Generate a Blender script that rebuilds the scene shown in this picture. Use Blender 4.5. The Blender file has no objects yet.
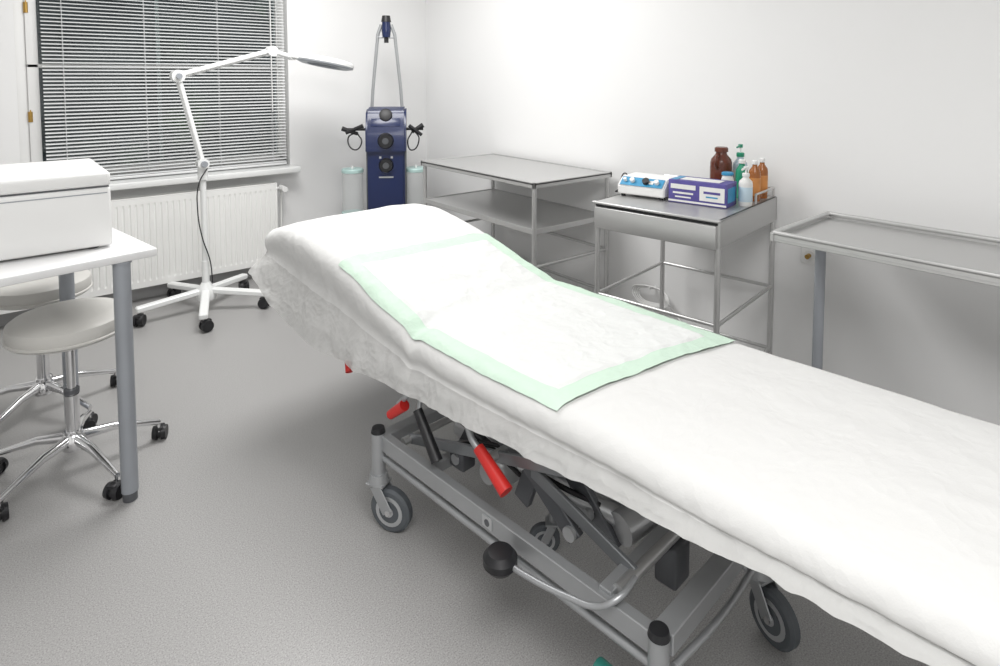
import bpy, bmesh, math, random
from mathutils import Vector, Matrix, noise
random.seed(4)
sc=bpy.context.scene
try:
    sc.view_settings.view_transform='Standard'; sc.view_settings.look='None'; sc.view_settings.exposure=0.0
except Exception: pass

# ------------------------------------------------------------ materials
def mat(name,col,rough=.5,metal=0.,bump=None,noise_col=None,spec=.5,coat=0.,alpha=None,trans=0.,transl=0.):
    m=bpy.data.materials.new(name); m.use_nodes=True
    nt=m.node_tree; N=nt.nodes; L=nt.links; b=N['Principled BSDF']
    b.inputs['Base Color'].default_value=(*col,1); b.inputs['Roughness'].default_value=rough
    b.inputs['Metallic'].default_value=metal; b.inputs['Specular IOR Level'].default_value=spec
    b.inputs['Coat Weight'].default_value=coat; b.inputs['Transmission Weight'].default_value=trans
    tc=N.new('ShaderNodeTexCoord')
    if noise_col:
        sc_,amt=noise_col
        n=N.new('ShaderNodeTexNoise'); n.inputs['Scale'].default_value=sc_; n.inputs['Detail'].default_value=4
        r=N.new('ShaderNodeValToRGB'); r.color_ramp.elements[0].position=.3; r.color_ramp.elements[1].position=.7
        r.color_ramp.elements[0].color=(*[max(0,c*(1-amt)) for c in col],1)
        r.color_ramp.elements[1].color=(*[min(1,c*(1+amt)) for c in col],1)
        L.new(tc.outputs['Object'],n.inputs['Vector']); L.new(n.outputs['Fac'],r.inputs['Fac']); L.new(r.outputs['Color'],b.inputs['Base Color'])
    if bump:
        sc_,st,di=bump
        n=N.new('ShaderNodeTexNoise'); n.inputs['Scale'].default_value=sc_; n.inputs['Detail'].default_value=5
        bp=N.new('ShaderNodeBump'); bp.inputs['Strength'].default_value=st; bp.inputs['Distance'].default_value=di
        L.new(tc.outputs['Object'],n.inputs['Vector']); L.new(n.outputs['Fac'],bp.inputs['Height']); L.new(bp.outputs['Normal'],b.inputs['Normal'])
    out=N['Material Output']; last=b.outputs['BSDF']
    if transl:
        t=N.new('ShaderNodeBsdfTranslucent'); t.inputs['Color'].default_value=(*col,1)
        mx=N.new('ShaderNodeMixShader'); mx.inputs[0].default_value=transl
        L.new(last,mx.inputs[1]); L.new(t.outputs[0],mx.inputs[2]); last=mx.outputs[0]
    if alpha is not None:
        t=N.new('ShaderNodeBsdfTransparent'); mx=N.new('ShaderNodeMixShader'); mx.inputs[0].default_value=alpha
        L.new(t.outputs[0],mx.inputs[1]); L.new(last,mx.inputs[2]); last=mx.outputs[0]
    L.new(last,out.inputs['Surface'])
    return m

M_wall=mat('wall_paint',(.82,.82,.815),.7,bump=(120,.06,.002))
M_ceil=mat('ceiling_paint',(.88,.88,.88),.8,bump=(90,.05,.002))
M_white=mat('white_plastic',(.80,.80,.79),.35,noise_col=(3,.02))
M_whitemet=mat('white_enamel',(.82,.83,.82),.3,noise_col=(2,.02))
M_rad=mat('radiator_enamel',(.86,.86,.84),.35,noise_col=(2,.02))
M_lam=mat('white_laminate',(.76,.76,.76),.3,noise_col=(4,.02))
M_steel=mat('stainless_steel',(.60,.60,.595),.36,.8,bump=(300,.03,.001))
M_steelflat=mat('brushed_steel_sheet',(.56,.56,.555),.40,.75,bump=(200,.04,.001))
M_chrome=mat('chrome',(.78,.78,.79),.13,1.,noise_col=(5,.03))
M_grey=mat('silver_grey_paint',(.39,.40,.41),.34,.5,noise_col=(8,.05))
M_greymid=mat('mid_grey_paint',(.22,.23,.24),.36,.5,noise_col=(8,.05))
M_greydk=mat('dark_grey_paint',(.12,.125,.135),.4,.4,noise_col=(8,.06))
M_leg=mat('grey_leg_paint',(.35,.37,.40),.4,.3,noise_col=(5,.04))
M_black=mat('black_rubber',(.012,.012,.014),.45,noise_col=(20,.2))
M_tyre=mat('grey_rubber',(.09,.10,.11),.6,noise_col=(20,.1))
M_red=mat('red_grip',(.62,.025,.02),.4,noise_col=(20,.08))
M_teal=mat('teal_plastic',(.02,.16,.13),.4,noise_col=(20,.08))
M_blue=mat('navy_blue_housing',(.007,.017,.078),.3,noise_col=(3,.1),coat=.2)
M_seat=mat('stool_vinyl',(.60,.59,.56),.45,bump=(60,.05,.002))
M_brass=mat('brass',(.45,.28,.08),.35,.9,noise_col=(20,.1))
M_brown=mat('brown_bottle',(.13,.035,.02),.25,noise_col=(10,.1))
M_amber=mat('amber_bottle',(.35,.12,.03),.2,noise_col=(10,.1))
M_green=mat('green_bottle',(.02,.28,.16),.3,noise_col=(10,.1))
M_clearb=mat('clear_blue_bottle',(.55,.68,.76),.2,noise_col=(10,.05))
M_orange=mat('orange_label',(.60,.25,.07),.5,noise_col=(30,.1))
M_label=mat('paper_label',(.74,.74,.72),.6,noise_col=(30,.04))
M_purple=mat('purple_carton',(.085,.07,.27),.5,noise_col=(30,.15))
M_bluep=mat('blue_panel',(.04,.28,.50),.4,noise_col=(30,.1))
M_jar=mat('jar_plastic',(.77,.79,.79),.15,noise_col=(5,.03),alpha=.30)
M_jarlid=mat('jar_lid',(.48,.68,.65),.3,noise_col=(10,.05),alpha=.85)
M_slat=mat('blind_slat',(.80,.81,.81),.4,noise_col=(5,.03))
M_base=mat('baseboard_vinyl',(.42,.42,.42),.5,noise_col=(8,.05))
M_matt=mat('mattress_vinyl',(.66,.65,.63),.5,bump=(50,.05,.002))
M_lens=mat('lamp_diffuser',(.72,.76,.80),.2,noise_col=(8,.03))
M_alu=mat('cast_aluminium',(.55,.56,.57),.35,.6,bump=(80,.1,.002))

def crumple(name,col,transl,alpha=None,strength=.5,sc1=11.,sc2=34.,rough=.8):
    m=mat(name,col,rough,spec=.2,transl=transl,alpha=alpha)
    nt=m.node_tree;N=nt.nodes;L=nt.links;b=N['Principled BSDF']
    tc=N.new('ShaderNodeTexCoord')
    w=N.new('ShaderNodeTexNoise'); w.inputs['Scale'].default_value=6; w.inputs['Detail'].default_value=3
    mixv=N.new('ShaderNodeVectorMath'); mixv.operation='MULTIPLY_ADD'; mixv.inputs[1].default_value=(.12,.12,.12)
    L.new(tc.outputs['Object'],w.inputs['Vector']); L.new(w.outputs['Color'],mixv.inputs[0]); L.new(tc.outputs['Object'],mixv.inputs[2])
    v1=N.new('ShaderNodeTexVoronoi'); v1.inputs['Scale'].default_value=sc1
    v2=N.new('ShaderNodeTexVoronoi'); v2.inputs['Scale'].default_value=sc2
    n2=N.new('ShaderNodeTexNoise'); n2.inputs['Scale'].default_value=300; n2.inputs['Detail'].default_value=2
    for q in (v1,v2): L.new(mixv.outputs[0],q.inputs['Vector'])
    L.new(tc.outputs['Object'],n2.inputs['Vector'])
    a=N.new('ShaderNodeMath'); a.operation='MULTIPLY_ADD'; a.inputs[1].default_value=.40
    L.new(v2.outputs['Distance'],a.inputs[0]); L.new(v1.outputs['Distance'],a.inputs[2])
    c=N.new('ShaderNodeMath'); c.operation='MULTIPLY_ADD'; c.inputs[1].default_value=.10
    L.new(n2.outputs['Fac'],c.inputs[0]); L.new(a.outputs[0],c.inputs[2])
    bp=N.new('ShaderNodeBump'); bp.inputs['Strength'].default_value=strength; bp.inputs['Distance'].default_value=.009
    L.new(c.outputs[0],bp.inputs['Height']); L.new(bp.outputs['Normal'],b.inputs['Normal'])
    return m
M_paper=crumple('nonwoven_sheet',(.70,.70,.69),.05,strength=.36,sc1=8,sc2=34)
M_hem=crumple('nonwoven_sheet_hem',(.74,.74,.725),.30,alpha=.80,strength=.75,sc1=14,sc2=48)
M_pad=crumple('quilted_pad',(.69,.70,.69),.0,strength=.6,sc1=13,sc2=36)
M_padg=crumple('pad_green_film',(.545,.685,.575),.0,strength=.30,sc1=18,sc2=60,rough=.55)

M_floor=mat('speckled_vinyl',(.4,.4,.39),.34,spec=.45)
nt=M_floor.node_tree;N=nt.nodes;L=nt.links;b=N['Principled BSDF'];tc=N.new('ShaderNodeTexCoord')
n1=N.new('ShaderNodeTexNoise');n1.inputs['Scale'].default_value=270;n1.inputs['Detail'].default_value=3
r1=N.new('ShaderNodeValToRGB');e=r1.color_ramp.elements
e[0].position=.36;e[0].color=(.26,.255,.250,1);e[1].position=.66;e[1].color=(.46,.455,.45,1)
x=e.new(.45);x.color=(.345,.34,.335,1);x=e.new(.57);x.color=(.37,.365,.36,1)
L.new(tc.outputs['Object'],n1.inputs['Vector']);L.new(n1.outputs['Fac'],r1.inputs['Fac']);L.new(r1.outputs['Color'],b.inputs['Base Color'])

# ------------------------------------------------------------ helpers
def empty(name,loc=(0,0,0),rz=0.):
    o=bpy.data.objects.new(name,None); sc.collection.objects.link(o); o.location=loc; o.rotation_euler=(0,0,rz); o.empty_display_size=.1
    return o
def mkobj(name,bm,m,parent=None,smooth=False,angle=None):
    me=bpy.data.meshes.new(name); bm.normal_update(); bm.to_mesh(me); bm.free()
    ms=m if isinstance(m,(list,tuple)) else [m]
    for q in ms: me.materials.append(q)
    if smooth:
        for p in me.polygons: p.use_smooth=True
    o=bpy.data.objects.new(name,me); sc.collection.objects.link(o)
    if parent: o.parent=parent
    if smooth and angle:
        try: me.set_sharp_from_angle(angle=math.radians(angle))
        except Exception: pass
    return o
def add_box(bm,c,s,bev=0.,rot=None,seg=2):
    r=bmesh.ops.create_cube(bm,size=1.); vs=r['verts']
    bmesh.ops.scale(bm,vec=s,verts=vs)
    if bev>0:
        es=list({e for v in vs for e in v.link_edges})
        q=bmesh.ops.bevel(bm,geom=es,offset=bev,segments=seg,affect='EDGES',profile=.5)
        vs=list({v for v in q['verts']}|{v for v in vs if v.is_valid})
    if rot is not None: bmesh.ops.rotate(bm,cent=(0,0,0),matrix=rot,verts=vs)
    bmesh.ops.translate(bm,vec=c,verts=vs)
    return vs
def box(name,c,s,m,parent=None,bev=0.,rot=None,seg=2):
    bm=bmesh.new(); add_box(bm,c,s,bev,rot,seg)
    return mkobj(name,bm,m,parent,smooth=bev>0,angle=50)
def boxmm(name,a,b,m,parent=None,bev=0.):
    return box(name,[(a[i]+b[i])/2 for i in range(3)],[abs(b[i]-a[i]) for i in range(3)],m,parent,bev)
def add_cyl(bm,a,b,r,r2=None,n=20,cap=True):
    a=Vector(a);b=Vector(b);d=b-a
    q=d.to_track_quat('Z','Y').to_matrix()
    rr=bmesh.ops.create_cone(bm,cap_ends=cap,segments=n,radius1=r,radius2=r if r2 is None else r2,depth=d.length)
    bmesh.ops.rotate(bm,cent=(0,0,0),matrix=q,verts=rr['verts']); bmesh.ops.translate(bm,vec=(a+b)/2,verts=rr['verts'])
    return rr['verts']
def cyls(name,lst,m,parent=None,n=16):
    bm=bmesh.new()
    for q in lst: add_cyl(bm,q[0],q[1],q[2],q[3] if len(q)>3 else None,n)
    return mkobj(name,bm,m,parent,True,40)
def add_bar(bm,a,b,w,h,bev=.002):
    a=Vector(a);b=Vector(b);d=b-a; L_=d.length; x=d.normalized()
    up=Vector((0,0,1)) if abs(x.z)<.95 else Vector((1,0,0))
    y=up.cross(x).normalized(); z=x.cross(y)
    R_=Matrix((x,y,z)).transposed()
    return add_box(bm,(a+b)/2,(L_,w,h),bev,R_,1)
def bars(name,lst,m,parent=None,bev=.002):
    bm=bmesh.new()
    for q in lst: add_bar(bm,*q[:4],bev)
    return mkobj(name,bm,m,parent)
def lathe(name,prof,m,parent=None,c=(0,0,0),n=32,rot=None):
    bm=bmesh.new(); rings=[]
    for r,z in prof:
        if r<1e-5: rings.append([bm.verts.new((0,0,z))])
        else: rings.append([bm.verts.new((r*math.cos(2*math.pi*i/n),r*math.sin(2*math.pi*i/n),z)) for i in range(n)])
    for A,B in zip(rings,rings[1:]):
        for i in range(n):
            j=(i+1)%n
            if len(A)==1 and len(B)==1: continue
            if len(A)==1: bm.faces.new((A[0],B[j],B[i]))
            elif len(B)==1: bm.faces.new((A[i],A[j],B[0]))
            else: bm.faces.new((A[i],A[j],B[j],B[i]))
    bmesh.ops.recalc_face_normals(bm,faces=bm.faces)
    if rot is not None: bmesh.ops.rotate(bm,cent=(0,0,0),matrix=rot,verts=bm.verts)
    bmesh.ops.translate(bm,vec=c,verts=bm.verts)
    return mkobj(name,bm,m,parent,True,35)
def tube(name,pts,r,m,parent=None,smooth=True,cyc=False,res=6):
    cu=bpy.data.curves.new(name,'CURVE'); cu.dimensions='3D'; cu.bevel_depth=r; cu.bevel_resolution=3; cu.use_fill_caps=True; cu.resolution_u=res
    if smooth:
        s=cu.splines.new('BEZIER'); s.bezier_points.add(len(pts)-1)
        for p,q in zip(s.bezier_points,pts): p.co=q; p.handle_left_type=p.handle_right_type='AUTO'
    else:
        s=cu.splines.new('POLY'); s.points.add(len(pts)-1)
        for p,q in zip(s.points,pts): p.co=(*q,1)
    s.use_cyclic_u=cyc
    o=bpy.data.objects.new(name,cu); sc.collection.objects.link(o)
    dg=bpy.context.evaluated_depsgraph_get(); dg.update()
    me=bpy.data.meshes.new_from_object(o.evaluated_get(dg)); bpy.data.objects.remove(o)
    me.materials.clear(); me.materials.append(m)
    for p in me.polygons: p.use_smooth=True
    o=bpy.data.objects.new(name,me); sc.collection.objects.link(o)
    if parent: o.parent=parent
    return o
def castor(par,tag,x,y,R_,ztop,yaw,wheel_m,fork_m,hub_m,w=.028,twin=False,off=None):
    """swivel castor: stem at (x,y), wheel trailing by off along yaw"""
    off=R_*.5 if off is None else off
    d=Vector((math.cos(yaw),math.sin(yaw),0)); s=Vector((-d.y,d.x,0)); c=Vector((x,y,R_))+d*off
    bm=bmesh.new()
    if twin:
        for k in (-1,1): 
            v=add_cyl(bm,c+s*k*w*.25,c+s*k*w*.75,R_,R_*.9 ,24)
    else:
        add_cyl(bm,c-s*w*.5,c-s*w*.3,R_*.88,R_,32); add_cyl(bm,c-s*w*.3,c+s*w*.3,R_,None,32); add_cyl(bm,c+s*w*.3,c+s*w*.5,R_,R_*.88,32)
    mkobj(tag+'_tyre',bm,wheel_m,par,True,35)
    if not twin:
        cyls(tag+'_hub',[(c-s*w*.54,c+s*w*.54,R_*.68),(c-s*w*.62,c+s*w*.62,R_*.22)],hub_m,par,24)
        cyls(tag+'_hub_ring',[(c-s*w*.56,c+s*w*.56,R_*.5)],M_tyre if hub_m is not M_tyre else M_grey,par,24)
        cyls(tag+'_axle',[(c-s*w*.85,c+s*w*.85,R_*.14)],M_chrome,par,12)
        bm=bmesh.new()
        for k in (-1,1): add_bar(bm,c+s*k*w*.78,Vector((x,y,0))+s*k*w*.78+Vector((0,0,R_*2.12)),.004,R_*.55)
        add_box(bm,(x,y,R_*2.14),(R_*.9,w*1.7,.006) ,.001,Matrix.Rotation(yaw,3,'Z'))
        mkobj(tag+'_fork',bm,fork_m,par)
    else:
        add=bmesh.new(); add_cyl(add,c-s*w*.25,c+s*w*.25,R_*.75,None,20); 
        add_box(add,c+Vector((0,0,R_*.72)),(R_*1.5,w*.9,R_*.5),R_*.15,Matrix.Rotation(yaw,3,'Z'))
        mkobj(tag+'_hood',add,fork_m,par,True,40)
    cyls(tag+'_stem',[((x,y,R_*(1.7 if not twin else 1.0)),(x,y,ztop),.011 if not twin else .006)],fork_m if not twin else M_chrome,par,16)

# ------------------------------------------------------------ room
XW=2.77; YW=4.40; XL=-1.7; YB=-1.6; ZC=2.7
boxmm('floor',(XL-.1,YB-.1,-.1),(XW+.1,YW+.1,0),M_floor)
boxmm('ceiling',(XL-.1,YB-.1,ZC),(XW+.1,YW+.3,ZC+.1),M_ceil)
boxmm('wall_right',(XW,YB-.1,0),(XW+.1,YW+.25,ZC),M_wall)
boxmm('wall_left',(XL-.1,YB-.1,0),(XL,YW+.25,ZC),M_wall)
boxmm('wall_rear',(XL,YB-.1,0),(XW,YB,ZC),M_wall)
wx0,wx1,wz0,wz1=.08,1.615,.76,2.2
bm=bmesh.new()
for a,b in [((XL,YW,0),(wx0,YW+.25,ZC)),((wx1,YW,0),(XW,YW+.25,ZC)),((wx0,YW,0),(wx1,YW+.25,wz0-.04)),((wx0,YW,wz1),(wx1,YW+.25,ZC))]:
    add_box(bm,[(a[i]+b[i])/2 for i in range(3)],[b[i]-a[i] for i in range(3)])
mkobj('wall_window',bm,M_wall)
boxmm('baseboard_window',(XL,YW-.012,0),(XW,YW,.07),M_base)
boxmm('baseboard_right',(XW-.012,YB,0),(XW,YW-.012,.07),M_base)
# window
W=empty('window_1')
bm=bmesh.new(); fy=YW+.07
def fr(a,b): add_box(bm,[(a[i]+b[i])/2 for i in range(3)],[abs(b[i]-a[i]) for i in range(3)],.004)
for (a0,a1,z0,z1) in [(wx0,wx0+.05,wz0,wz1),(wx1-.03,wx1,wz0,wz1),(wx0,wx1,wz0,wz0+.04),(wx0,wx1,wz1-.05,wz1)]:
    fr((a0,fy,z0),(a1,fy+.08,z1))
s0,s1=wx0+.05,wx1-.03
for (a0,a1,z0,z1) in [(s0,s0+.055,wz0+.04,wz1-.05),(s1-.03,s1,wz0+.04,wz1-.05),(s0,s1,wz0+.04,wz0+.08),(s0,s1,wz1-.11,wz1-.05),(s0,s1,1.447,1.470)]:
    fr((a0,fy-.012,z0),(a1,fy+.05,z1))
for xm in (.80,): fr((xm,fy+.03,wz0+.05),(xm+.022,fy+.05,wz1-.06))
mkobj('frame',bm,M_white,W,True,40)
glass=bpy.data.materials.new('window_glass'); glass.use_nodes=True
g=glass.node_tree; g.nodes.clear(); o=g.nodes.new('ShaderNodeOutputMaterial'); t=g.nodes.new('ShaderNodeBsdfTransparent'); gl=g.nodes.new('ShaderNodeBsdfGlossy'); gl.inputs['Roughness'].default_value=.02
t.inputs[0].default_value=(.8,.85,.85,1)
lw=g.nodes.new('ShaderNodeFresnel'); lw.inputs[0].default_value=1.5; mx=g.nodes.new('ShaderNodeMixShader')
g.links.new(lw.outputs[0],mx.inputs[0]); g.links.new(t.outputs[0],mx.inputs[1]); g.links.new(gl.outputs[0],mx.inputs[2]); g.links.new(mx.outputs[0],o.inputs[0])
boxmm('glass_pane',(wx0+.05,fy+.02,wz0+.05),(wx1-.05,fy+.024,wz1-.05),glass,W)
for hz in (1.165,1.79):
    cyls('hinge_%d'%int(hz*100),[((wx0+.058,fy-.006,hz-.03),(wx0+.058,fy-.006,hz+.03),.012),((wx0+.058,fy-.006,hz+.03),(wx0+.058,fy-.006,hz+.04),.007)],M_brass,W)
boxmm('trim_windowsill',(wx0-.06,YW-.13,wz0-.04),(wx1+.03,YW+.07,wz0),M_whitemet,None,.006)
# blinds
B=empty('venetian_blind')
bm=bmesh.new(); bx0,bx1=.20,1.595; by=YW+.020; z=wz0+.03
tilt=math.radians(20)
while z<wz1-.06:
    w=.0125
    pr=[(-w,-.0),(-w*.5,.0016),(0,.0022),(w*.5,.0016),(w,0)]
    rows=[]
    for (yy,zz) in pr:
        y2=yy*math.cos(tilt)-zz*math.sin(tilt); z2=yy*math.sin(tilt)+zz*math.cos(tilt)
        rows.append((bm.verts.new((bx0,by+y2,z+z2)),bm.verts.new((bx1,by+y2,z+z2))))
    for A,Bq in zip(rows,rows[1:]): bm.faces.new((A[0],A[1],Bq[1],Bq[0]))
    z+=.0215
mkobj('slats',bm,M_slat,B,True)
boxmm('bottom_rail',(bx0,by-.012,wz0+.006),(bx1,by+.012,wz0+.022),M_slat,B,.003)
boxmm('head_rail',(bx0,by-.014,wz1-.05),(bx1,by+.014,wz1-.015),M_slat,B,.003)
cyls('ladder_cords',[((cx,by+s*.0125,wz0+.02),(cx,by+s*.0125,wz1-.04),.0012) for cx in (.30,.72,1.15,1.50) for s in (-1,1)],M_slat,B,6)
cyls('tilt_wand',[((bx1-.10,by-.03,1.15),(bx1-.10,by-.02,wz1-.05),.0035),((bx1-.06,by-.03,1.10),(bx1-.06,by-.02,wz1-.05),.0015)],M_white,B,8)
# outside
M_out=mat('night_garden',(.05,.06,.05),.9)
nt=M_out.node_tree;N=nt.nodes;L=nt.links;b=N['Principled BSDF'];tc=N.new('ShaderNodeTexCoord')
n=N.new('ShaderNodeTexNoise');n.inputs['Scale'].default_value=1.0;n.inputs['Detail'].default_value=6;r=N.new('ShaderNodeValToRGB')
e=r.color_ramp.elements;e[0].position=.42;e[0].color=(.035,.037,.04,1);e[1].position=.70;e[1].color=(.11,.17,.07,1)
q=e.new(.57);q.color=(.075,.078,.08,1)
L.new(tc.outputs['Object'],n.inputs['Vector']);L.new(n.outputs['Fac'],r.inputs['Fac']);L.new(r.outputs['Color'],b.inputs['Base Color'])
bm=bmesh.new()
nx,nz=60,30
vv=[[bm.verts.new((-4+9*i/nx,7.4+.35*noise.noise(Vector((i*.35,j*.35,2))),-.5+4.5*j/nz)) for j in range(nz+1)] for i in range(nx+1)]
for i in range(nx):
    for j in range(nz): bm.faces.new((vv[i][j],vv[i+1][j],vv[i+1][j+1],vv[i][j+1]))
mkobj('garden_hedge',bm,M_out,None,True)
boxmm('ground_outside',(-6,YW+.25,-.6),(8,9,-.5),M_out)

# radiator
Rd=empty('radiator')
bm=bmesh.new(); rx0,rx1,rz0,rz1=-.15,1.475,.10,.655; ry=YW-.115
n=int((rx1-rx0)/.0333); prof=[]
for i in range(n):
    x0=rx0+(rx1-rx0)*i/n; w=(rx1-rx0)/n
    prof+=[(x0,0),(x0+w*.56,0),(x0+w*.70,.005),(x0+w*.86,.005)]
prof.append((rx1,0))
zl=[(rz0,.004),(rz0+.035,0),(rz0+.05,1),(rz1-.05,1),(rz1-.035,0),(rz1,.004)]
rows=[]
for z_,k in zl:
    kk=k if k in(0,1) else 0
    rows.append([bm.verts.new((x_,ry+d_*kk,z_)) for x_,d_ in prof])
for A,Bq in zip(rows,rows[1:]):
    for i in range(len(A)-1): bm.faces.new((A[i],A[i+1],Bq[i+1],Bq[i]))
mkobj('front_panel',bm,M_rad,Rd)
boxmm('rear_panel',(rx0,ry+.055,rz0),(rx1,ry+.07,rz1),M_rad,Rd,.003)
boxmm('side_cover_right',(rx1-.004,ry-.001,rz0),(rx1+.003,ry+.075,rz1+.005),M_rad,Rd,.001)
boxmm('side_cover_left',(rx0-.003,ry-.001,rz0),(rx0+.004,ry+.075,rz1+.005),M_rad,Rd,.001)
bm=bmesh.new()
add_box(bm,((rx0+rx1)/2,ry+.004,rz1+.002),(rx1-rx0,.010,.008),.002); add_box(bm,((rx0+rx1)/2,ry+.068,rz1+.002),(rx1-rx0,.012,.008),.002)
xx=rx0+.01
while xx<rx1: add_box(bm,(xx,ry+.036,rz1),(.004,.058,.004)); xx+=.014
mkobj('top_grille',bm,M_rad,Rd)
cyls('thermostat_valve',[((rx1,ry+.04,.615),(rx1+.06,ry+.04,.615),.009),((rx1+.045,ry+.045,.615),(rx1+.045,ry-.04,.615),.022,.019)],M_white,Rd)
tube('supply_pipe',[(rx1+.05,ry+.05,.61),(rx1+.05,ry+.065,.4),(rx1+.05,ry+.07,.02)],.008,M_rad,Rd)
boxmm('wall_brackets',(rx0+.3,ry+.06,.2),(rx0+.33,YW-.001,.6),M_rad,Rd)
boxmm('wall_bracket_right',(rx1-.33,ry+.06,.2),(rx1-.3,YW-.001,.6),M_rad,Rd)

# ------------------------------------------------------------ desk + cabinet
T=empty('desk',(.39,2.29,0),math.radians(10))
box('top',(-.70,.36,.817),(1.4,.72,.026),M_lam,T,.003)
legs=[(-.098,.032),(-.098,.66),(-1.3,.045),(-1.3,.66)]
cyls('legs',[((x_,y_,.03),(x_,y_,.804),.0255) for x_,y_ in legs],M_leg,T,24)
cyls('leg_feet',[((x_,y_,0),(x_,y_,.03),.022) for x_,y_ in legs],M_greydk,T,24)
cyls('leg_flanges',[((x_,y_,.796),(x_,y_,.804),.03) for x_,y_ in legs],M_leg,T,24)
bars('apron',[((-.2,.66,.78),(-1.2,.66,.78),.02,.04)],M_leg,T)

S=empty('sterilizer_cabinet',(.277,2.385,.83),math.radians(1))
box('body',(-.31,.235,.106),(.62,.45,.196),M_white,S,.008)
box('lid',(-.31,.235,.231),(.622,.455,.046),M_white,S,.010)
box('seam',(-.31,.235,.206),(.612,.442,.004),M_greydk,S)
box('front_groove',(-.31,.0095,.186),(.60,.003,.003),M_leg,S)
cyls('feet',[((a,b_,.0),(a,b_,.010),.016) for a in (-.05,-.57) for b_ in (.05,.42)],M_black,S)

# ------------------------------------------------------------ stools
def stool(name,x,y,rot,h=.57):
    s=empty(name,(x,y,0),rot)
    lathe('seat',[(0,h-.075),(.16,h-.075),(.172,h-.070),(.178,h-.060),(.181,h-.030),(.178,h-.012),(.165,h-.002),(.12,h+.003),(0,h+.005)],M_seat,s,n=48)
    lathe('seat_piping',[(.177,h-.064),(.183,h-.060),(.183,h-.055),(.178,h-.052)],M_seat,s,n=48)
    cyls('seat_plate',[((0,0,h-.088),(0,0,h-.075),.12)],M_greydk,s,32)
    cyls('gas_column',[((0,0,.26),(0,0,h-.085),.014),((0,0,.13),(0,0,.28),.022),((0,0,.10),(0,0,.15),.028)],M_chrome,s,24)
    cyls('column_collar',[((0,0,.285),(0,0,.30),.024)],M_greydk,s,24)
    lathe('hub',[(0,.085),(.035,.085),(.042,.10),(.038,.125),(.028,.14),(0,.14)],M_chrome,s)
    bm=bmesh.new()
    for k in range(5):
        a=math.radians(72*k); d=Vector((math.cos(a),math.sin(a),0))
        pts=[(d*.02+Vector((0,0,.122)),.030,.020),(d*.12+Vector((0,0,.116)),.026,.015),(d*.20+Vector((0,0,.094)),.021,.012),(d*.275+Vector((0,0,.072)),.016,.010)]
        sd=Vector((-d.y,d.x,0)); prev=None
        for p,w,hh in pts:
            ring=[bm.verts.new(p+sd*(w*.55*math.cos(q*math.pi/4))+Vector((0,0,hh*math.sin(q*math.pi/4)))) for q in range(8)]
            if prev:
                for i in range(8): bm.faces.new((prev[i],prev[(i+1)%8],ring[(i+1)%8],ring[i]))
            prev=ring
        bm.faces.new(prev)
    bmesh.ops.recalc_face_normals(bm,faces=bm.faces)
    mkobj('star_base',bm,M_chrome,s,True,60)
    for k in range(5):
        a=math.radians(72*k)
        castor(s,'castor_%d'%(k+1),.27*math.cos(a),.27*math.sin(a),.027,.075,a+1.1+k,M_black,M_black,M_black,w=.032,twin=True,off=.012)
    return s
stool('rolling_stool',.16,2.60,math.radians(3))
stool('rolling_stool.001',.10,3.14,math.radians(12))

# ------------------------------------------------------------ magnifier lamp
Lm=empty('magnifier_floor_lamp',(.92,3.93,0))
lathe('hub',[(0,.07),(.05,.07),(.055,.09),(.05,.13),(.035,.15),(.025,.17),(0,.17)],M_whitemet,Lm)
bm=bmesh.new()
angs=[-178,-106,-34,38,110]
for k in angs:
    a=math.radians(k); d=Vector((math.cos(a),math.sin(a),0)); add_bar(bm,d*.02+Vector((0,0,.122)),d*.37+Vector((0,0,.090)),.046,.032,.006)
mkobj('star_base',bm,M_whitemet,Lm)
for i,k in enumerate(angs):
    a=math.radians(k); castor(Lm,'castor_%d'%(i+1),.35*math.cos(a),.35*math.sin(a),.034,.095,a+1.+i,M_black,M_black,M_black,w=.036,twin=True,off=.014)
cyls('column',[((0,0,.15),(0,0,.80),.017),((0,0,.15),(0,0,.30),.021)],M_whitemet,Lm,24)
cyls('column_joint',[((0,0,.79),(0,0,.87),.028),((0,-.035,.885),(0,.035,.885),.032)],M_whitemet,Lm,24)
J1=Vector((0,0,.885)); J2=Vector((-.115,.02,1.40)); J3=Vector((.41,-.03,1.555)); 
def two(a,b,o,r): return [(a+o,b+o,r),(a-o,b-o,r)]
cyls('lower_arm',two(J1,J2,Vector((0,.013,0)),.011)+[(J1.lerp(J2,.06),J1.lerp(J2,.94),.018)],M_whitemet,Lm)
cyls('upper_arm',two(J2,J3,Vector((0,.013,0)),.011)+[(J2.lerp(J3,.06),J2.lerp(J3,.94),.019)],M_whitemet,Lm)
cyls('elbow_joint',[(J2+Vector((0,-.035,0)),J2+Vector((0,.035,0)),.036),(J3+Vector((0,-.03,0)),J3+Vector((0,.03,0)),.032)],M_whitemet,Lm,24)
cyls('elbow_knob',[(J2+Vector((0,-.055,0)),J2+Vector((0,-.035,0)),.016),(J1+Vector((0,-.055,0)),J1+Vector((0,-.035,0)),.018)],M_leg,Lm)
J4=Vector((.53,-.05,1.520)); cyls('head_yoke',[(J3,J4,.016),(J4+Vector((0,-.03,0)),J4+Vector((0,.03,0)),.02)],M_whitemet,Lm)
rot=Matrix.Rotation(math.radians(11),3,'Y')
hc=Vector((.74,-.07,1.485))
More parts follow.
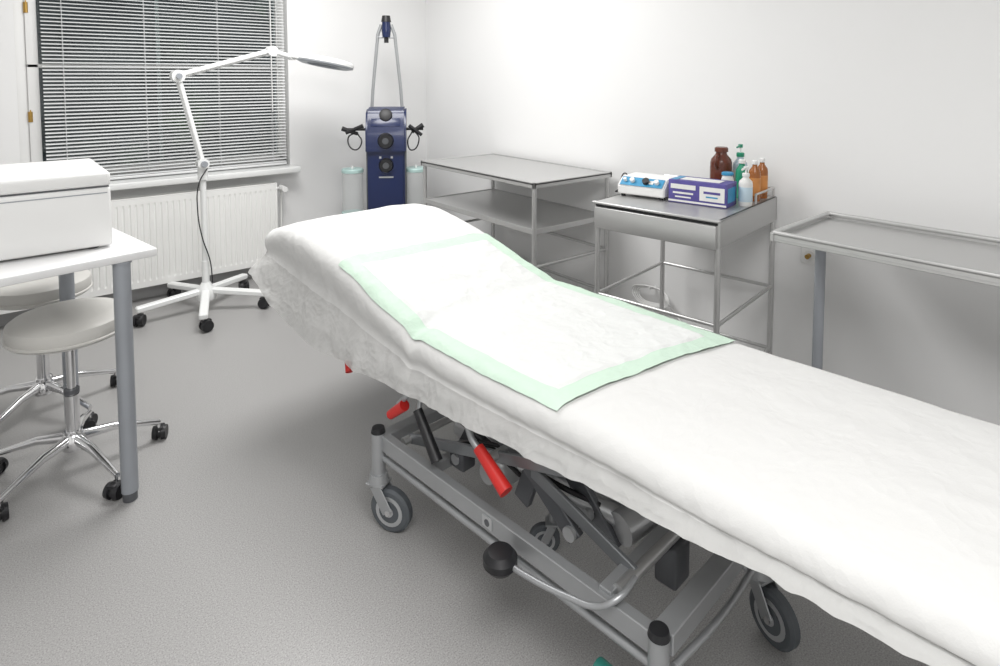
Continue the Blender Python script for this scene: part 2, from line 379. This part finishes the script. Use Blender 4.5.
def ringobj(name,prof,m):
    bm=bmesh.new(); n=48; R0=[]
    for i in range(n):
        a=2*math.pi*i/n; R0.append([bm.verts.new((r_*1.36*math.cos(a),r_*math.sin(a),z_)) for r_,z_ in prof])
    for i in range(n):
        A=R0[i];Bq=R0[(i+1)%n]
        for k in range(len(prof)): bm.faces.new((A[k],A[(k+1)%len(prof)],Bq[(k+1)%len(prof)],Bq[k]))
    bmesh.ops.recalc_face_normals(bm,faces=bm.faces); bmesh.ops.rotate(bm,cent=(0,0,0),matrix=rot,verts=bm.verts); bmesh.ops.translate(bm,vec=hc,verts=bm.verts)
    mkobj(name,bm,m,Lm,True,40)
ringobj('lamp_head_ring',[(.085,-.014),(.088,.006),(.13,.006),(.140,.002),(.14,-.012),(.115,-.022),(.09,-.020)],M_leg)
ringobj('lamp_head_cover',[(.082,.018),(.10,.030),(.128,.028),(.142,.014),(.142,-.004),(.13,.0),(.09,.006)],M_whitemet)
bm=bmesh.new(); bmesh.ops.create_cone(bm,cap_ends=True,segments=40,radius1=.09,radius2=.09,depth=.008); bmesh.ops.scale(bm,vec=(1.35,1,1),verts=bm.verts)
bmesh.ops.rotate(bm,cent=(0,0,0),matrix=rot,verts=bm.verts); bmesh.ops.translate(bm,vec=hc,verts=bm.verts); mkobj('magnifier_lens',bm,M_lens,Lm)
box('head_handle',tuple(hc+rot@Vector((-.205,0,0))),(.05,.05,.03),M_whitemet,Lm,.008,rot)
tube('power_cord',[(.02,-.03,.86),(-.035,-.06,.78),(-.045,-.05,.62),(-.02,-.03,.45),(.02,-.03,.30),(.03,-.03,.17)],.0035,M_black,Lm)

# ------------------------------------------------------------ treatment tower
D=empty('laser_treatment_unit',(2.165,3.97,0),math.radians(-32))
def prism(name,poly,x0,x1,m,par,bev=.0):
    bm=bmesh.new(); A=[bm.verts.new((x0,y,z)) for y,z in poly]; Bq=[bm.verts.new((x1,y,z)) for y,z in poly]
    bm.faces.new(A); bm.faces.new(Bq[::-1])
    for i in range(len(poly)): bm.faces.new((A[i],Bq[i],Bq[(i+1)%len(poly)],A[(i+1)%len(poly)]))
    bmesh.ops.recalc_face_normals(bm,faces=bm.faces)
    if bev: bmesh.ops.bevel(bm,geom=list(bm.edges),offset=bev,segments=2,affect='EDGES')
    return mkobj(name,bm,m,par,bev>0,40)
prism('base_plinth',[(-.19,.07),(.17,.07),(.17,.13),(-.19,.13)],-.18,.18,M_blue,D,.01)
prism('lower_housing',[(-.13,.13),(.14,.13),(.14,.88),(-.13,.88)],-.13,.13,M_blue,D,.012)
prism('control_head',[(-.155,.86),(.14,.86),(.14,1.175),(-.02,1.175),(-.09,1.15),(-.155,1.02)],-.14,.14,M_blue,D,.014)
box('side_trim_left',(-.133,-.02,.62),(.010,.20,.62),M_greydk,D,.004)
box('side_trim_right',(.133,-.02,.62),(.010,.20,.62),M_greydk,D,.004)
cyls('dial_knobs',[((0,-.155,.95),(0,-.185,.95),.056,.048),((0,-.13,.775),(0,-.16,.775),.052,.044)],M_black,D,32)
cyls('dial_caps',[((0,-.184,.95),(0,-.188,.95),.022),((0,-.159,.775),(0,-.163,.775),.022)],M_greydk,D,24)
rr=Matrix.Rotation(math.radians(-24),3,'X')
box('display_panel',(0,-.130,1.075),(.20,.004,.06),M_blue,D,.001,rr)
box('display_text',(0,-.134,1.065),(.13,.004,.012),M_alu,D,0,rr)
lathe('top_gauge',[(0,.0),(.045,.0),(.045,.012),(.036,.016),(0,.016)],M_black,D,c=(0,-.105,1.125),rot=Matrix.Rotation(math.radians(66),3,'X'))
box('name_plate',(0,-.1315,.69),(.10,.003,.010),M_alu,D)
box('arrow_mark_1',(-.04,-.1315,.83),(.015,.003,.015),M_alu,D); box('arrow_mark_2',(.04,-.1315,.83),(.015,.003,.015),M_alu,D)
for i,(a,b_) in enumerate([(-.15,-.16),(.15,-.16),(-.15,.14),(.15,.14)]): castor(D,'castor_%d'%i,a,b_,.03,.08,i,M_black,M_black,M_black,w=.03,twin=True)
tube('mast_rod_left',[(-.11,.06,1.15),(-.10,.06,1.30),(-.06,.06,1.70),(-.035,.06,1.77)],.012,M_grey,D,False)
tube('mast_rod_right',[(.11,.06,1.15),(.10,.06,1.30),(.06,.06,1.70),(.035,.06,1.77)],.012,M_grey,D,False)
cyls('mast_crossbar',[((-.065,.06,1.68),(.065,.06,1.68),.008)],M_grey,D)
cyls('mast_head',[((0,.06,1.68),(0,.06,1.72),.028,.032),((0,.06,1.72),(0,.06,1.79),.034,.030)],M_blue,D)
cyls('mast_head_cap',[((0,.06,1.79),(0,.06,1.835),.036,.028),((0,.06,1.64),(0,.06,1.68),.016)],M_black,D)
cyls('handpiece_bracket',[((-.28,-.02,1.02),(.26,-.02,1.02),.010)],M_black,D)
cyls('handpieces',[((-.31,-.05,1.03),(-.20,-.05,.99),.017,.012),((-.28,-.08,1.00),(-.16,-.08,1.05),.012,.015),((.18,-.05,1.0),(.26,-.05,1.05),.013,.018),((.16,-.08,1.05),(.25,-.08,.98),.013,.012)],M_black,D)
tube('hose_left',[(-.20,-.05,.99),(-.17,-.10,.93),(-.22,-.08,.88),(-.27,-.03,.96),(-.21,-.0,1.0)],.005,M_black,D)
tube('hose_right',[(.18,-.05,1.0),(.15,-.08,.93),(.18,-.06,.87),(.23,-.03,.95),(.20,0,1.0)],.005,M_black,D)
for k,sx in (('left',-.245),('right',.205)):
    sg=1 if sx>0 else -1
    lathe('jar_'+k,[(0,.42),(.068,.42),(.074,.44),(.074,.70),(.070,.715)],M_jar,D,c=(sx,-.01,0))
    lathe('jar_lid_'+k,[(0,.738),(.072,.738),(.078,.73),(.078,.712),(.072,.71)],M_jarlid,D,c=(sx,-.01,0))
    cyls('jar_rings_'+k,[((sx,-.01,.41),(sx,-.01,.425),.08),((sx-sg*.07,-.01,.418),(sg*.10,-.01,.418),.012)],M_jarlid,D,32)
    cyls('jar_spout_'+k,[((sx,-.01,.735),(sx,-.01,.755),.010)],M_white,D)

# ------------------------------------------------------------ steel carts
def cart_castors(par,pts,R_=.03):
    for i,(a,b_) in enumerate(pts): castor(par,'castor_%d'%(i+1),a,b_,R_,.10,i*1.3,M_tyre,M_steel,M_grey,w=.02)
C1=empty('stainless_steel_trolley',(2.12,2.34,0))
w_,d_=.605,1.10
bm=bmesh.new(); add_box(bm,(w_/2,d_/2,.842),(w_,d_,.006)); 
for c,s in [((w_/2,.008,.835),(w_,.016,.032)),((w_/2,d_-.008,.835),(w_,.016,.032)),((.008,d_/2,.835),(.016,d_,.032)),((w_-.008,d_/2,.835),(.016,d_,.032))]: add_box(bm,c,s,.003)
mkobj('top_shelf',bm,M_steelflat,C1)
bm=bmesh.new(); add_box(bm,(w_/2,d_/2,.595),(w_-.03,d_-.03,.006))
for c,s in [((w_/2,.02,.588),(w_-.03,.014,.03)),((w_/2,d_-.02,.588),(w_-.03,.014,.03)),((.02,d_/2,.588),(.014,d_-.03,.03)),((w_-.02,d_/2,.588),(.014,d_-.03,.03))]: add_box(bm,c,s,.003)
mkobj('middle_shelf',bm,M_steelflat,C1)
lp=[(.02,.02),(w_-.02,.02),(.02,d_-.02),(w_-.02,d_-.02)]
cyls('legs',[((a,b_,.09),(a,b_,.83),.0125) for a,b_ in lp],M_steel,C1)
def loop(z_,pts,r=.009): return [((pts[i][0],pts[i][1],z_),(pts[j][0],pts[j][1],z_),r) for i,j in ((0,1),(0,2),(1,3),(2,3))]
cyls('lower_frame',loop(.40,lp)+loop(.15,lp),M_steel,C1)
cart_castors(C1,lp)

C2=empty('instrument_trolley',(2.10,1.27,0),math.radians(99))
A2,B2=.565,.635
bm=bmesh.new()
add_box(bm,(A2/2,-B2/2,.851),(A2,B2,.006))
for c,s in [((A2/2,-.02,.80),(A2-.02,.012,.100)),((A2/2,-B2+.006,.80),(A2,.012,.108)),((.006,-B2/2,.80),(.012,B2,.108)),((A2-.006,-B2/2,.80),(.012,B2,.108))]: add_box(bm,c,s,.002)
mkobj('cabinet_box',bm,M_steelflat,C2)
box('drawer_front',(A2/2,.004,.786),(A2-.024,.022,.094),M_steelflat,C2,.004)
box('drawer_painted_shadow',(A2/2,-.004,.838),(A2-.02,.010,.010),M_black,C2)  # solid black strip stands in for the shade under the top lip
box('top_lip',(A2/2,.006,.851),(A2+.004,.024,.010),M_steel,C2,.003)
lp=[(.012,-.012),(A2-.012,-.012),(.012,-B2+.012),(A2-.012,-B2+.012)]
cyls('legs',[((a,b_,.09),(a,b_,.85),.0115) for a,b_ in lp],M_steel,C2)
cyls('lower_frame',loop(.44,lp,.008)+loop(.15,lp,.008)+[((.012,-.3,.15),(A2-.012,-.3,.15),.006)],M_steel,C2)
cyls('gallery_rail',[((.012,-.40,.895),(.012,-B2+.012,.895),.005),((.012,-B2+.012,.895),(A2-.012,-B2+.012,.895),.005),((A2-.012,-.45,.895),(A2-.012,-B2+.012,.895),.005)]+[((a,b_,.85),(a,b_,.895),.005) for a,b_ in ((.012,-.40),(.012,-B2+.012),(A2-.012,-B2+.012),(A2-.012,-.45),(A2/2,-B2+.012))],M_steel,C2)
cart_castors(C2,lp)
def onC2(a,b,z=.8545):
    th=math.radians(99); return (2.10+a*math.cos(th)+b*math.sin(th),1.27+a*math.sin(th)-b*math.cos(th),z)
U_=empty('electrosurgery_control_unit',onC2(.450,.28),math.radians(99+5))
prism('case',[(.10,.012),(-.09,.012),(-.09,.085),(.055,.085),(.10,.05)],-.112,.112,M_white,U_,.005)
box('control_panel',(0,.0795,.0695),(.20,.050,.003),M_bluep,U_,0,Matrix.Rotation(math.radians(-38),3,'X'))
rn=Vector((0,math.sin(math.radians(38)),math.cos(math.radians(38))))
for i,(a,r_) in enumerate([(-.07,.011),(-.02,.016),(.045,.011),(.08,.008)]):
    c=Vector((a,.0795,.0695)); cyls('knob_%d'%i,[(c,c+rn*.016,r_)],M_white if i!=1 else M_black,U_)
box('display',(-.045,.0815,.0715),(.02,.02,.003),M_label,U_,0,Matrix.Rotation(math.radians(-38),3,'X'))
cyls('feet',[((a,b_,0),(a,b_,.013),.01) for a in (-.09,.09) for b_ in (-.07,.08)],M_black,U_)
tube('cable',[(.10,.09,.03),(.118,.10,.02),(.122,.06,.012),(.118,0,.01)],.003,M_black,U_)
tube('cable_loop',[(.11,-.02,.05),(.12,.0,.09),(.123,.05,.05),(.12,.07,.01)],.003,M_black,U_)
Gb=empty('glove_box',onC2(.193,.27),math.radians(99+3))
box('carton',(0,0,.05),(.25,.125,.098),M_purple,Gb,.001)
box('opening',(0,0,.0995),(.17,.07,.001),M_label,Gb)
box('top_stripe',(.105,.0,.0995),(.025,.10,.001),M_bluep,Gb)
box('front_label',(-.065,.0632,.052),(.105,.001,.060),M_label,Gb)
box('front_title',(.06,.0632,.072),(.11,.001,.020),M_label,Gb)
box('front_text',(.06,.0632,.045),(.09,.001,.008),M_label,Gb)
box('front_text_2',(.06,.0632,.028),(.07,.001,.006),M_label,Gb)
box('label_print',(-.065,.0640,.058),(.07,.001,.010),M_purple,Gb)
box('label_print_2',(-.065,.0640,.040),(.05,.001,.006),M_bluep,Gb)
box('lower_stripe',(.0,.0634,.010),(.25,.001,.008),M_label,Gb)
box('end_label',(-.1255,0,.05),(.001,.09,.06),M_bluep,Gb)
def bottle(name,a,b,r,h,neck,m,capm,label=None,pump=False,z0=.8545,capr=None):
    o=empty(name,onC2(a,b,z0),math.radians(100))
    capr=capr or neck*1.25
    lathe('body',[(0,0),(r*.93,0),(r,.006),(r,h*.68),(r*.92,h*.76),(neck*1.1,h*.86),(neck,h*.9),(neck,h*.94),(0,h*.94)],m,o)
    lathe('cap',[(0,h*.92),(capr,h*.92),(capr,h*1.0),(capr*.8,h*1.02),(0,h*1.02)],capm,o)
    if label: lathe('label',[(r*1.006,h*.14),(r*1.012,h*.15),(r*1.012,h*.58),(r*1.006,h*.59)],label,o)
    if pump:
        cyls('pump_stem',[((0,0,h),(0,0,h*1.16),.004)],M_white,o,12)
        cyls('pump_head',[((0,0,h*1.14),(0,0,h*1.22),.010),((0,0,h*1.19),(-.0,.045,h*1.16),.006,.004)],M_white if pump!=2 else M_green,o,16)
    return o
bb=bottle('brown_disinfectant_bottle',.215,.52,.048,.215,.024,M_brown,M_brown,M_brown)
tube('bottle_handle',[(.0,.030,.185),(.0,.058,.175),(.0,.062,.145),(.0,.045,.125)],.007,M_brown,bb)
bottle('green_cap_bottle',.150,.580,.033,.19,.014,M_clearb,M_green,M_label,pump=2)
bottle('pump_soap_bottle',.036,.345,.028,.135,.012,M_label,M_white,M_clearb,pump=1)
bottle('white_ointment_bottle',.130,.385,.028,.125,.02,M_label,M_bluep)
bottle('green_liquid_bottle',.110,.495,.026,.17,.012,M_green,M_white)
bottle('amber_spray_bottle',.044,.47,.025,.175,.010,M_amber,M_white,M_orange)
bottle('amber_spray_bottle.001',.044,.56,.025,.175,.010,M_amber,M_white,M_orange)
C3=empty('steel_side_table',(2.10,1.08,0),math.radians(2))
w_,l_=.495,1.35
bm=bmesh.new(); add_box(bm,(w_/2,-l_/2,.828),(w_-.01,l_-.01,.005))
mkobj('tray_sheet',bm,M_steelflat,C3)
rp_=[(.012,-.012,.847),(w_-.012,-.012,.847),(w_-.012,-l_+.012,.847),(.012,-l_+.012,.847)]
cyls('rim_tube',[(rp_[i],rp_[(i+1)%4],.009) for i in range(4)],M_steel,C3)
bm=bmesh.new()
for c,s in [((w_/2,-.01,.832),(w_,.008,.03)),((w_/2,-l_+.01,.832),(w_,.008,.03)),((.01,-l_/2,.832),(.008,l_,.03)),((w_-.01,-l_/2,.832),(.008,l_,.03))]: add_box(bm,c,s,.002)
mkobj('tray_rim',bm,M_steel,C3)
cyls('legs',[((.22,-.09,.03),(.22,-.09,.827),.018),((.22,-l_+.09,.03),(.22,-l_+.09,.827),.018)],M_leg,C3,24)
bars('feet',[((.02,-.09,.018),(.45,-.09,.018),.05,.03),((.02,-l_+.09,.018),(.45,-l_+.09,.018),.05,.03),((.22,-.09,.04),(.22,-l_+.09,.04),.04,.03)],M_leg,C3)
So=empty('wall_socket',(XW-.002,1.23,.61))
box('plate',(-.006,0,0),(.012,.08,.08),M_white,So,.004); cyls('plug_recess',[((-.010,0,0),(-.018,0,0),.022)],M_label,So); cyls('plug',[((-.018,0,0),(-.04,0,-.003),.010)],M_brass,So)
Wc=empty('power_cord_coil',(XW-.03,2.06,.20))
for i in range(4):
    rr_=.075+.008*i; tube('loop_%d'%i,[(-.006*i+.01*math.cos(a*3),rr_*1.3*math.cos(a),rr_*.55*math.sin(a)) for a in [k*math.pi/6 for k in range(12)]],.004,M_white,Wc,True,True)
tube('tail',[(0,-.09,0),(.012,-.16,-.08),(.01,-.3,-.19)],.004,M_white,Wc)
cyls('wall_hook',[((.03,0,.04),(-.03,0,.045),.006)],M_white,Wc)

# ------------------------------------------------------------ examination couch
a56=math.radians(5.6)
BED=empty('examination_couch',(0,0,0),a56)
import bisect
def interp(xs,ys,x):
    if x<=xs[0]: return ys[0]
    if x>=xs[-1]: return ys[-1]
    i=bisect.bisect(xs,x)-1; u=(x-xs[i])/(xs[i+1]-xs[i]); return ys[i]*(1-u)+ys[i+1]*u
TX=[-.2,0,.9,1.38,1.47,1.86,2.12,2.26,2.38,2.5];TZ=[.645,.645,.648,.662,.675,.787,.832,.830,.795,.74]
HX=[-.1,0,.35,.62,1.08,1.68,2.0,2.15,2.25,2.33,2.42];HZ=[.57,.57,.564,.548,.516,.474,.470,.495,.54,.60,.65]
def sm(X,Y,t,w=.06): return sum(interp(X,Y,t+w*k/4)*(5-abs(k)) for k in range(-4,5))/25.
PC=1.385; P0,P1=1.095,1.675; T0,T1=.02,2.375
NV=Vector
def ridged(x,y,s):
    return 1-2*abs(noise.noise(NV((x,y,s))))
def top(p,t):
    v=(p-PC)/.33
    z=sm(TX,TZ,t)-.012*min(1.6,abs(v))**4
    near=max(0,-v)
    z-=(.006+.020*near**3)*math.exp(-((t-1.43)/.032)**2)
    z+=.005*noise.noise(NV((p*5,t*4,1.3)))+.0012*noise.noise(NV((p*17,t*14,5.)))
    z+=.0015*ridged(p*9,t*6,3.)+.0006*ridged(p*22+3*t,t*15,6.)
    if t>1.7: z+=.006*noise.noise(NV((p*9,t*3,9.)))
    return z
def lin(a,b,n): return [a+(b-a)*i/(n-1) for i in range(n)]
ne=20
Apar=[(P0,-(1-i/ne)) for i in range(ne)]+[(p,0) for p in lin(P0,P1,64)]+[(P1,(i+1)/ne) for i in range(ne)]
Bpar=[(T0,-(1-i/ne)) for i in range(ne)]+[(t,0) for t in lin(T0,T1,260)]+[(T1,(i+1)/ne) for i in range(ne)]
bm=bmesh.new(); grid=[];E=[]
for p,ea in Apar:
    col=[];ec=[]
    for t,eb in Bpar:
        e=max(abs(ea),abs(eb)); z=top(p,t); ox=oy=0
        if e>0:
            l=math.hypot(ea,eb); dx,dy=ea/l,eb/l
            zh=sm(HX,HZ,t,.04)
            headk=max(0,min(1,(t-2.1)/.27))
            drop=z-zh+.006*noise.noise(NV((p*8,t*8,3)))+.003*noise.noise(NV((p*30,t*30,3)))
            r=.055; e1=.40
            if e<e1: out=r*math.sin(e/e1*math.pi/2); dn=r*(1-math.cos(e/e1*math.pi/2))
            else: out=r; dn=r+(drop-r)*(e-e1)/(1-e1)
            k=max(0,(e-.55)/.45)
            out-=.012*math.exp(-((e-.62)/.12)**2)
            out+=(.030+.035*headk)*k**1.2
            px_,py_=p+dx*.05,t+dy*.05
            out+=k*(.009*noise.noise(NV((px_*9,py_*9,0.)))+.006*noise.noise(NV((px_*26,py_*26,e*2.5))))
            out+=(.0030*ridged(px_*14,py_*14,e*4)+.0015*ridged(px_*35,py_*35,e*9))*min(1,e*1.5)
            ox,oy=dx*out,dy*out; z-=dn
        col.append(bm.verts.new((p+ox,t+oy,z))); ec.append(e)
    grid.append(col);E.append(ec)
for i in range(len(grid)-1):
    for j in range(len(grid[0])-1):
        f=bm.faces.new((grid[i][j],grid[i+1][j],grid[i+1][j+1],grid[i][j+1]))
        if min(E[i][j],E[i+1][j+1])>=.62: f.material_index=1
mkobj('disposable_sheet',bm,[M_paper,M_hem],BED,True)
def mattress(name,t0,t1,th):
    bm=bmesh.new(); rings=[]
    for t in lin(t0,t1,30):
        zc=sm(TX,TZ,t); a,b_=P0-.025,P1+.025
        sec=[(a+.03,-.030),(b_-.03,-.030),(b_-.005,-.045),(b_,-.06),(b_,-th+.02),(b_-.02,-th),(a+.02,-th),(a,-th+.02),(a,-.06),(a+.005,-.045)]
        rings.append([bm.verts.new((p,t,zc+d)) for p,d in sec])
    for A,Bq in zip(rings,rings[1:]):
        for i in range(len(A)): bm.faces.new((A[i],A[(i+1)%len(A)],Bq[(i+1)%len(A)],Bq[i]))
    bm.faces.new(rings[0]);bm.faces.new(rings[-1]);bmesh.ops.recalc_face_normals(bm,faces=bm.faces)
    mkobj(name,bm,M_matt,BED,True,40)
mattress('seat_cushion',.03,1.415,.085); mattress('backrest_cushion',1.435,2.36,.11)
# pad
bm=bmesh.new(); c00=(1.056,.885);c10=(1.695,.755);c11=(1.69,1.79);c01=(1.050,1.84)
NA,NB=110,160; g=[]
for i in range(NA+1):
    u=i/NA; row=[]
    for j in range(NB+1):
        v=j/NB
        p=(c00[0]*(1-u)+c10[0]*u)*(1-v)+(c01[0]*(1-u)+c11[0]*u)*v; t=(c00[1]*(1-u)+c10[1]*u)*(1-v)+(c01[1]*(1-u)+c11[1]*u)*v
        t+=.006*noise.noise(NV((u*4,v*4,7))); p+=.005*noise.noise(NV((v*6,u*4,3)))
        pc=min(max(p,P0),P1); z=top(pc,t); ex=abs(p-pc)
        if ex>0: z-=.052*(1-math.sqrt(max(0,1-(ex/.055)**2)))
        inner=min(u/.075,(1-u)/.075,v/.053,(1-v)/.053)
        z+=.0055+(.004 if inner>1.1 else 0)+.0030*noise.noise(NV((u*7,v*9,2)))+.0022*ridged(u*9,v*13,2)
        if inner>1.1: z+=.0010*ridged(u*22,v*30,4)
        if inner<1: z+=.001*noise.noise(NV((u*30,v*40,8)))
        row.append((bm.verts.new((p,t,z)),inner))
    g.append(row)
for i in range(NA):
    for j in range(NB):
        f=bm.faces.new((g[i][j][0],g[i+1][j][0],g[i+1][j+1][0],g[i][j+1][0]))
        f.material_index=0 if min(g[i][j][1],g[i+1][j+1][1])>=.98 else 1
mkobj('absorbent_pad',bm,[M_pad,M_padg],BED,True)

# --- undercarriage, bed-local (p across, t along)
n_,f_=1.045,1.50; ta,tb=.60,1.58
bars('base_frame',[((n_,ta,.272),(n_,tb,.272),.028,.048),((f_,ta,.272),(f_,tb,.272),.028,.048),
                   ((n_,ta,.285),(f_,ta,.285),.045,.045),((n_,tb,.272),(f_,tb,.272),.04,.04),((n_,1.36,.272),(f_,1.36,.272),.03,.03)],M_grey,BED)
cyls('base_lower_tube',[((n_-.004,ta,.222),(n_-.004,tb,.222),.010),((f_,ta,.222),(f_,tb,.222),.010)],M_grey,BED)
box('rating_plate',(n_-.0155,1.09,.273),(.003,.035,.028),M_alu,BED)
cyls('rating_mark',[((n_-.0165,1.09,.273),(n_-.018,1.09,.273),.009)],M_greydk,BED)
bm=bmesh.new()
for a in (n_-.015,f_+.015):
    for b_ in (ta,tb): add_cyl(bm,(a,b_,.155),(a,b_,.308),.021,None,24)
mkobj('castor_posts',bm,M_grey,BED,True,40)
cyls('post_caps',[((a,b_,.304),(a,b_,.318),.0225,.019) for a in (n_-.015,f_+.015) for b_ in (ta,tb)],M_black,BED,24)
for i,(a,b_,yw) in enumerate([(n_-.015,tb,-1.15),(n_-.015,ta,2.2),(f_+.015,ta,-1.9),(f_+.015,tb,.6)]):
    castor(BED,'castor_%d'%(i+1),a,b_,.068,.17,yw,M_tyre,M_grey,M_alu,w=.032,off=.045)
    cyls('castor_collar_%d'%(i+1),[((a,b_,.145),(a,b_,.175),.032,.027)],M_grey,BED)
castor(BED,'steering_wheel',1.33,1.13,.045,.27,2.3,M_tyre,M_grey,M_alu,w=.025)
uz=.515
bars('upper_frame',[((n_+.06,.10,uz+.02),(n_+.06,1.44,uz),.025,.045),((f_+.06,.10,uz+.02),(f_+.06,1.44,uz),.025,.045)]+[((n_+.06,t,uz+.02),(f_+.06,t,uz+.02),.03,.03) for t in (.12,.5,.95,1.42)],M_grey,BED)
bars('backrest_frame',[((n_+.06,1.44,uz+.015),(n_+.06,2.28,.685),.025,.035),((f_+.06,1.44,uz+.015),(f_+.06,2.28,.685),.025,.035),((n_+.06,2.26,.68),(f_+.06,2.26,.68),.025,.03),((n_+.06,1.8,.588),(f_+.06,1.8,.588),.025,.03)],M_grey,BED)
bars('scissor_arms',[((n_+.05,1.50,.29),(n_+.05,.80,.50),.012,.030),((f_-.02,1.50,.29),(f_-.02,.80,.50),.014,.038),
                     ((n_+.085,.72,.30),(n_+.085,1.38,.50),.012,.034),((f_-.05,.72,.30),(f_-.05,1.38,.50),.014,.038)],M_greymid,BED)
cyls('scissor_shafts',[((n_+.02,1.12,.41),(f_,1.12,.41),.012),((n_+.02,1.50,.29),(f_,1.50,.29),.012),((n_+.02,.72,.30),(f_,.72,.30),.014)],M_steel,BED)
bars('lift_levers',[((1.13,1.06,.42),(1.15,.90,.27),.02,.045),((1.20,.98,.42),(1.22,.84,.24),.02,.05),((1.15,1.08,.28),(1.15,1.02,.44),.02,.05),((1.40,.74,.28),(1.40,1.05,.45),.025,.03),((1.16,1.34,.29),(1.16,1.24,.47),.016,.04)],M_greydk,BED)
cyls('lever_pivots',[((1.115,1.06,.405),(1.145,1.06,.405),.018),((1.13,.91,.285),(1.165,.91,.285),.018),((1.185,.90,.31),(1.20,.90,.31),.016)],M_alu,BED)
cyls('hydraulic_cylinder',[((1.24,1.38,.31),(1.25,1.05,.315),.034),((1.25,1.05,.315),(1.27,.86,.31),.014),((1.24,1.42,.31),(1.24,1.36,.31),.040)],M_alu,BED)
cyls('lift_motor',[((1.22,.82,.30),(1.32,.80,.31),.040),((1.32,.80,.31),(1.39,.79,.315),.030),((1.26,.82,.30),(1.20,.96,.33),.026),((1.30,.88,.33),(1.36,.87,.33),.022)],M_alu,BED)
cyls('gas_springs',[((1.14,1.46,.44),(1.14,1.20,.38),.011),((1.14,1.20,.38),(1.14,1.08,.35),.006),((1.46,1.46,.46),(1.46,1.75,.56),.011)],M_black,BED)
box('motor_block',(1.30,.725,.235),(.07,.06,.10),M_greydk,BED,.008)
box('pump_unit',(1.19,1.20,.30),(.08,.09,.08),M_alu,BED,.01)
box('valve_block',(1.13,1.30,.31),(.05,.06,.06),M_greydk,BED,.006)
cyls('pump_details',[((1.13,1.20,.30),(1.15,1.20,.30),.028),((1.22,1.10,.34),(1.22,1.05,.35),.02),((1.19,1.2,.34),(1.19,1.2,.40),.014),((1.10,1.30,.31),(1.12,1.30,.31),.015)],M_alu,BED)
tube('hydraulic_hose',[(1.19,1.16,.33),(1.16,1.10,.37),(1.17,.98,.36),(1.22,.88,.33)],.007,M_black,BED)
tube('hydraulic_hose_2',[(1.13,1.33,.33),(1.12,1.24,.38),(1.15,1.12,.40),(1.22,.98,.38),(1.28,.84,.33)],.006,M_black,BED)
tube('release_rod_front',[(1.20,1.47,.47),(1.08,1.47,.455),(1.05,1.50,.415)],.009,M_grey,BED)
cyls('release_grip_front',[((1.055,1.475,.420),(1.045,1.535,.370),.017,.014)],M_red,BED)
tube('black_lever_rod',[(1.16,1.42,.48),(1.08,1.42,.465),(1.05,1.40,.43)],.008,M_grey,BED)
cyls('black_lever_grip',[((1.05,1.405,.435),(1.045,1.310,.325),.014,.017)],M_black,BED)
tube('red_lever_rod',[(1.18,1.26,.50),(1.09,1.23,.49),(1.05,1.175,.455),(1.05,1.14,.43)],.009,M_grey,BED)
cyls('red_lever_grip',[((1.05,1.145,.436),(1.043,1.035,.374),.015,.019)],M_red,BED)
cyls('backrest_red_knob',[((1.045,1.775,.455),(1.035,1.755,.43),.012)],M_red,BED)
lathe('foot_pedal_pad',[(0,-.026),(.030,-.022),(.041,-.008),(.041,.008),(.030,.022),(0,.026)],M_black,BED,c=(.980,.993,.260),n=28)
tube('foot_pedal_rod',[(.985,.975,.258),(.99,.90,.262),(1.0,.80,.275),(1.01,.735,.29),(1.03,.70,.315),(1.10,.70,.32)],.007,M_grey,BED)
tube('brake_rod',[(n_+.01,.58,.235),(1.25,.575,.22),(f_,.58,.235)],.008,M_grey,BED)
bars('foot_end_braces',[((n_,.74,.285),(f_,.74,.30),.032,.040)],M_grey,BED)
cyls('brake_pedal',[((1.03,.70,.13),(1.03,.745,.125),.022,.026)],M_teal,BED)
cyls('brake_pedal_arm',[((1.05,.60,.20),(1.03,.71,.13),.008)],M_grey,BED)

# ------------------------------------------------------------ lights
def area(name,loc,sx,sy,pw,col=(1,.99,.98),rot=(0,0,0)):
    l=bpy.data.lights.new(name,'AREA'); l.shape='RECTANGLE'; l.size=sx; l.size_y=sy; l.energy=pw; l.color=col
    o=bpy.data.objects.new(name,l); sc.collection.objects.link(o); o.location=loc; o.rotation_euler=rot; return o
area('ceiling_light_far',(1.2,2.9,2.64),1.3,1.0,58)
area('fill_light_near',(.0,-.2,2.64),1.6,1.2,59)  # unseen fill lamp added behind the camera to light the walls frontally
w=bpy.data.worlds.new('night'); sc.world=w; w.use_nodes=True; w.node_tree.nodes['Background'].inputs[0].default_value=(.55,.58,.6,1); w.node_tree.nodes['Background'].inputs[1].default_value=2.2

# ------------------------------------------------------------ camera
cam=bpy.data.cameras.new('camera'); co=bpy.data.objects.new('camera',cam); sc.collection.objects.link(co); sc.camera=co
cam.sensor_width=36; cam.sensor_fit='HORIZONTAL'; cam.lens=619/1000*36; cam.shift_y=-.2191; cam.clip_start=.02
co.location=(0,0,1.4); co.rotation_euler=(math.pi/2-math.radians(3.5),0,-math.radians(39))
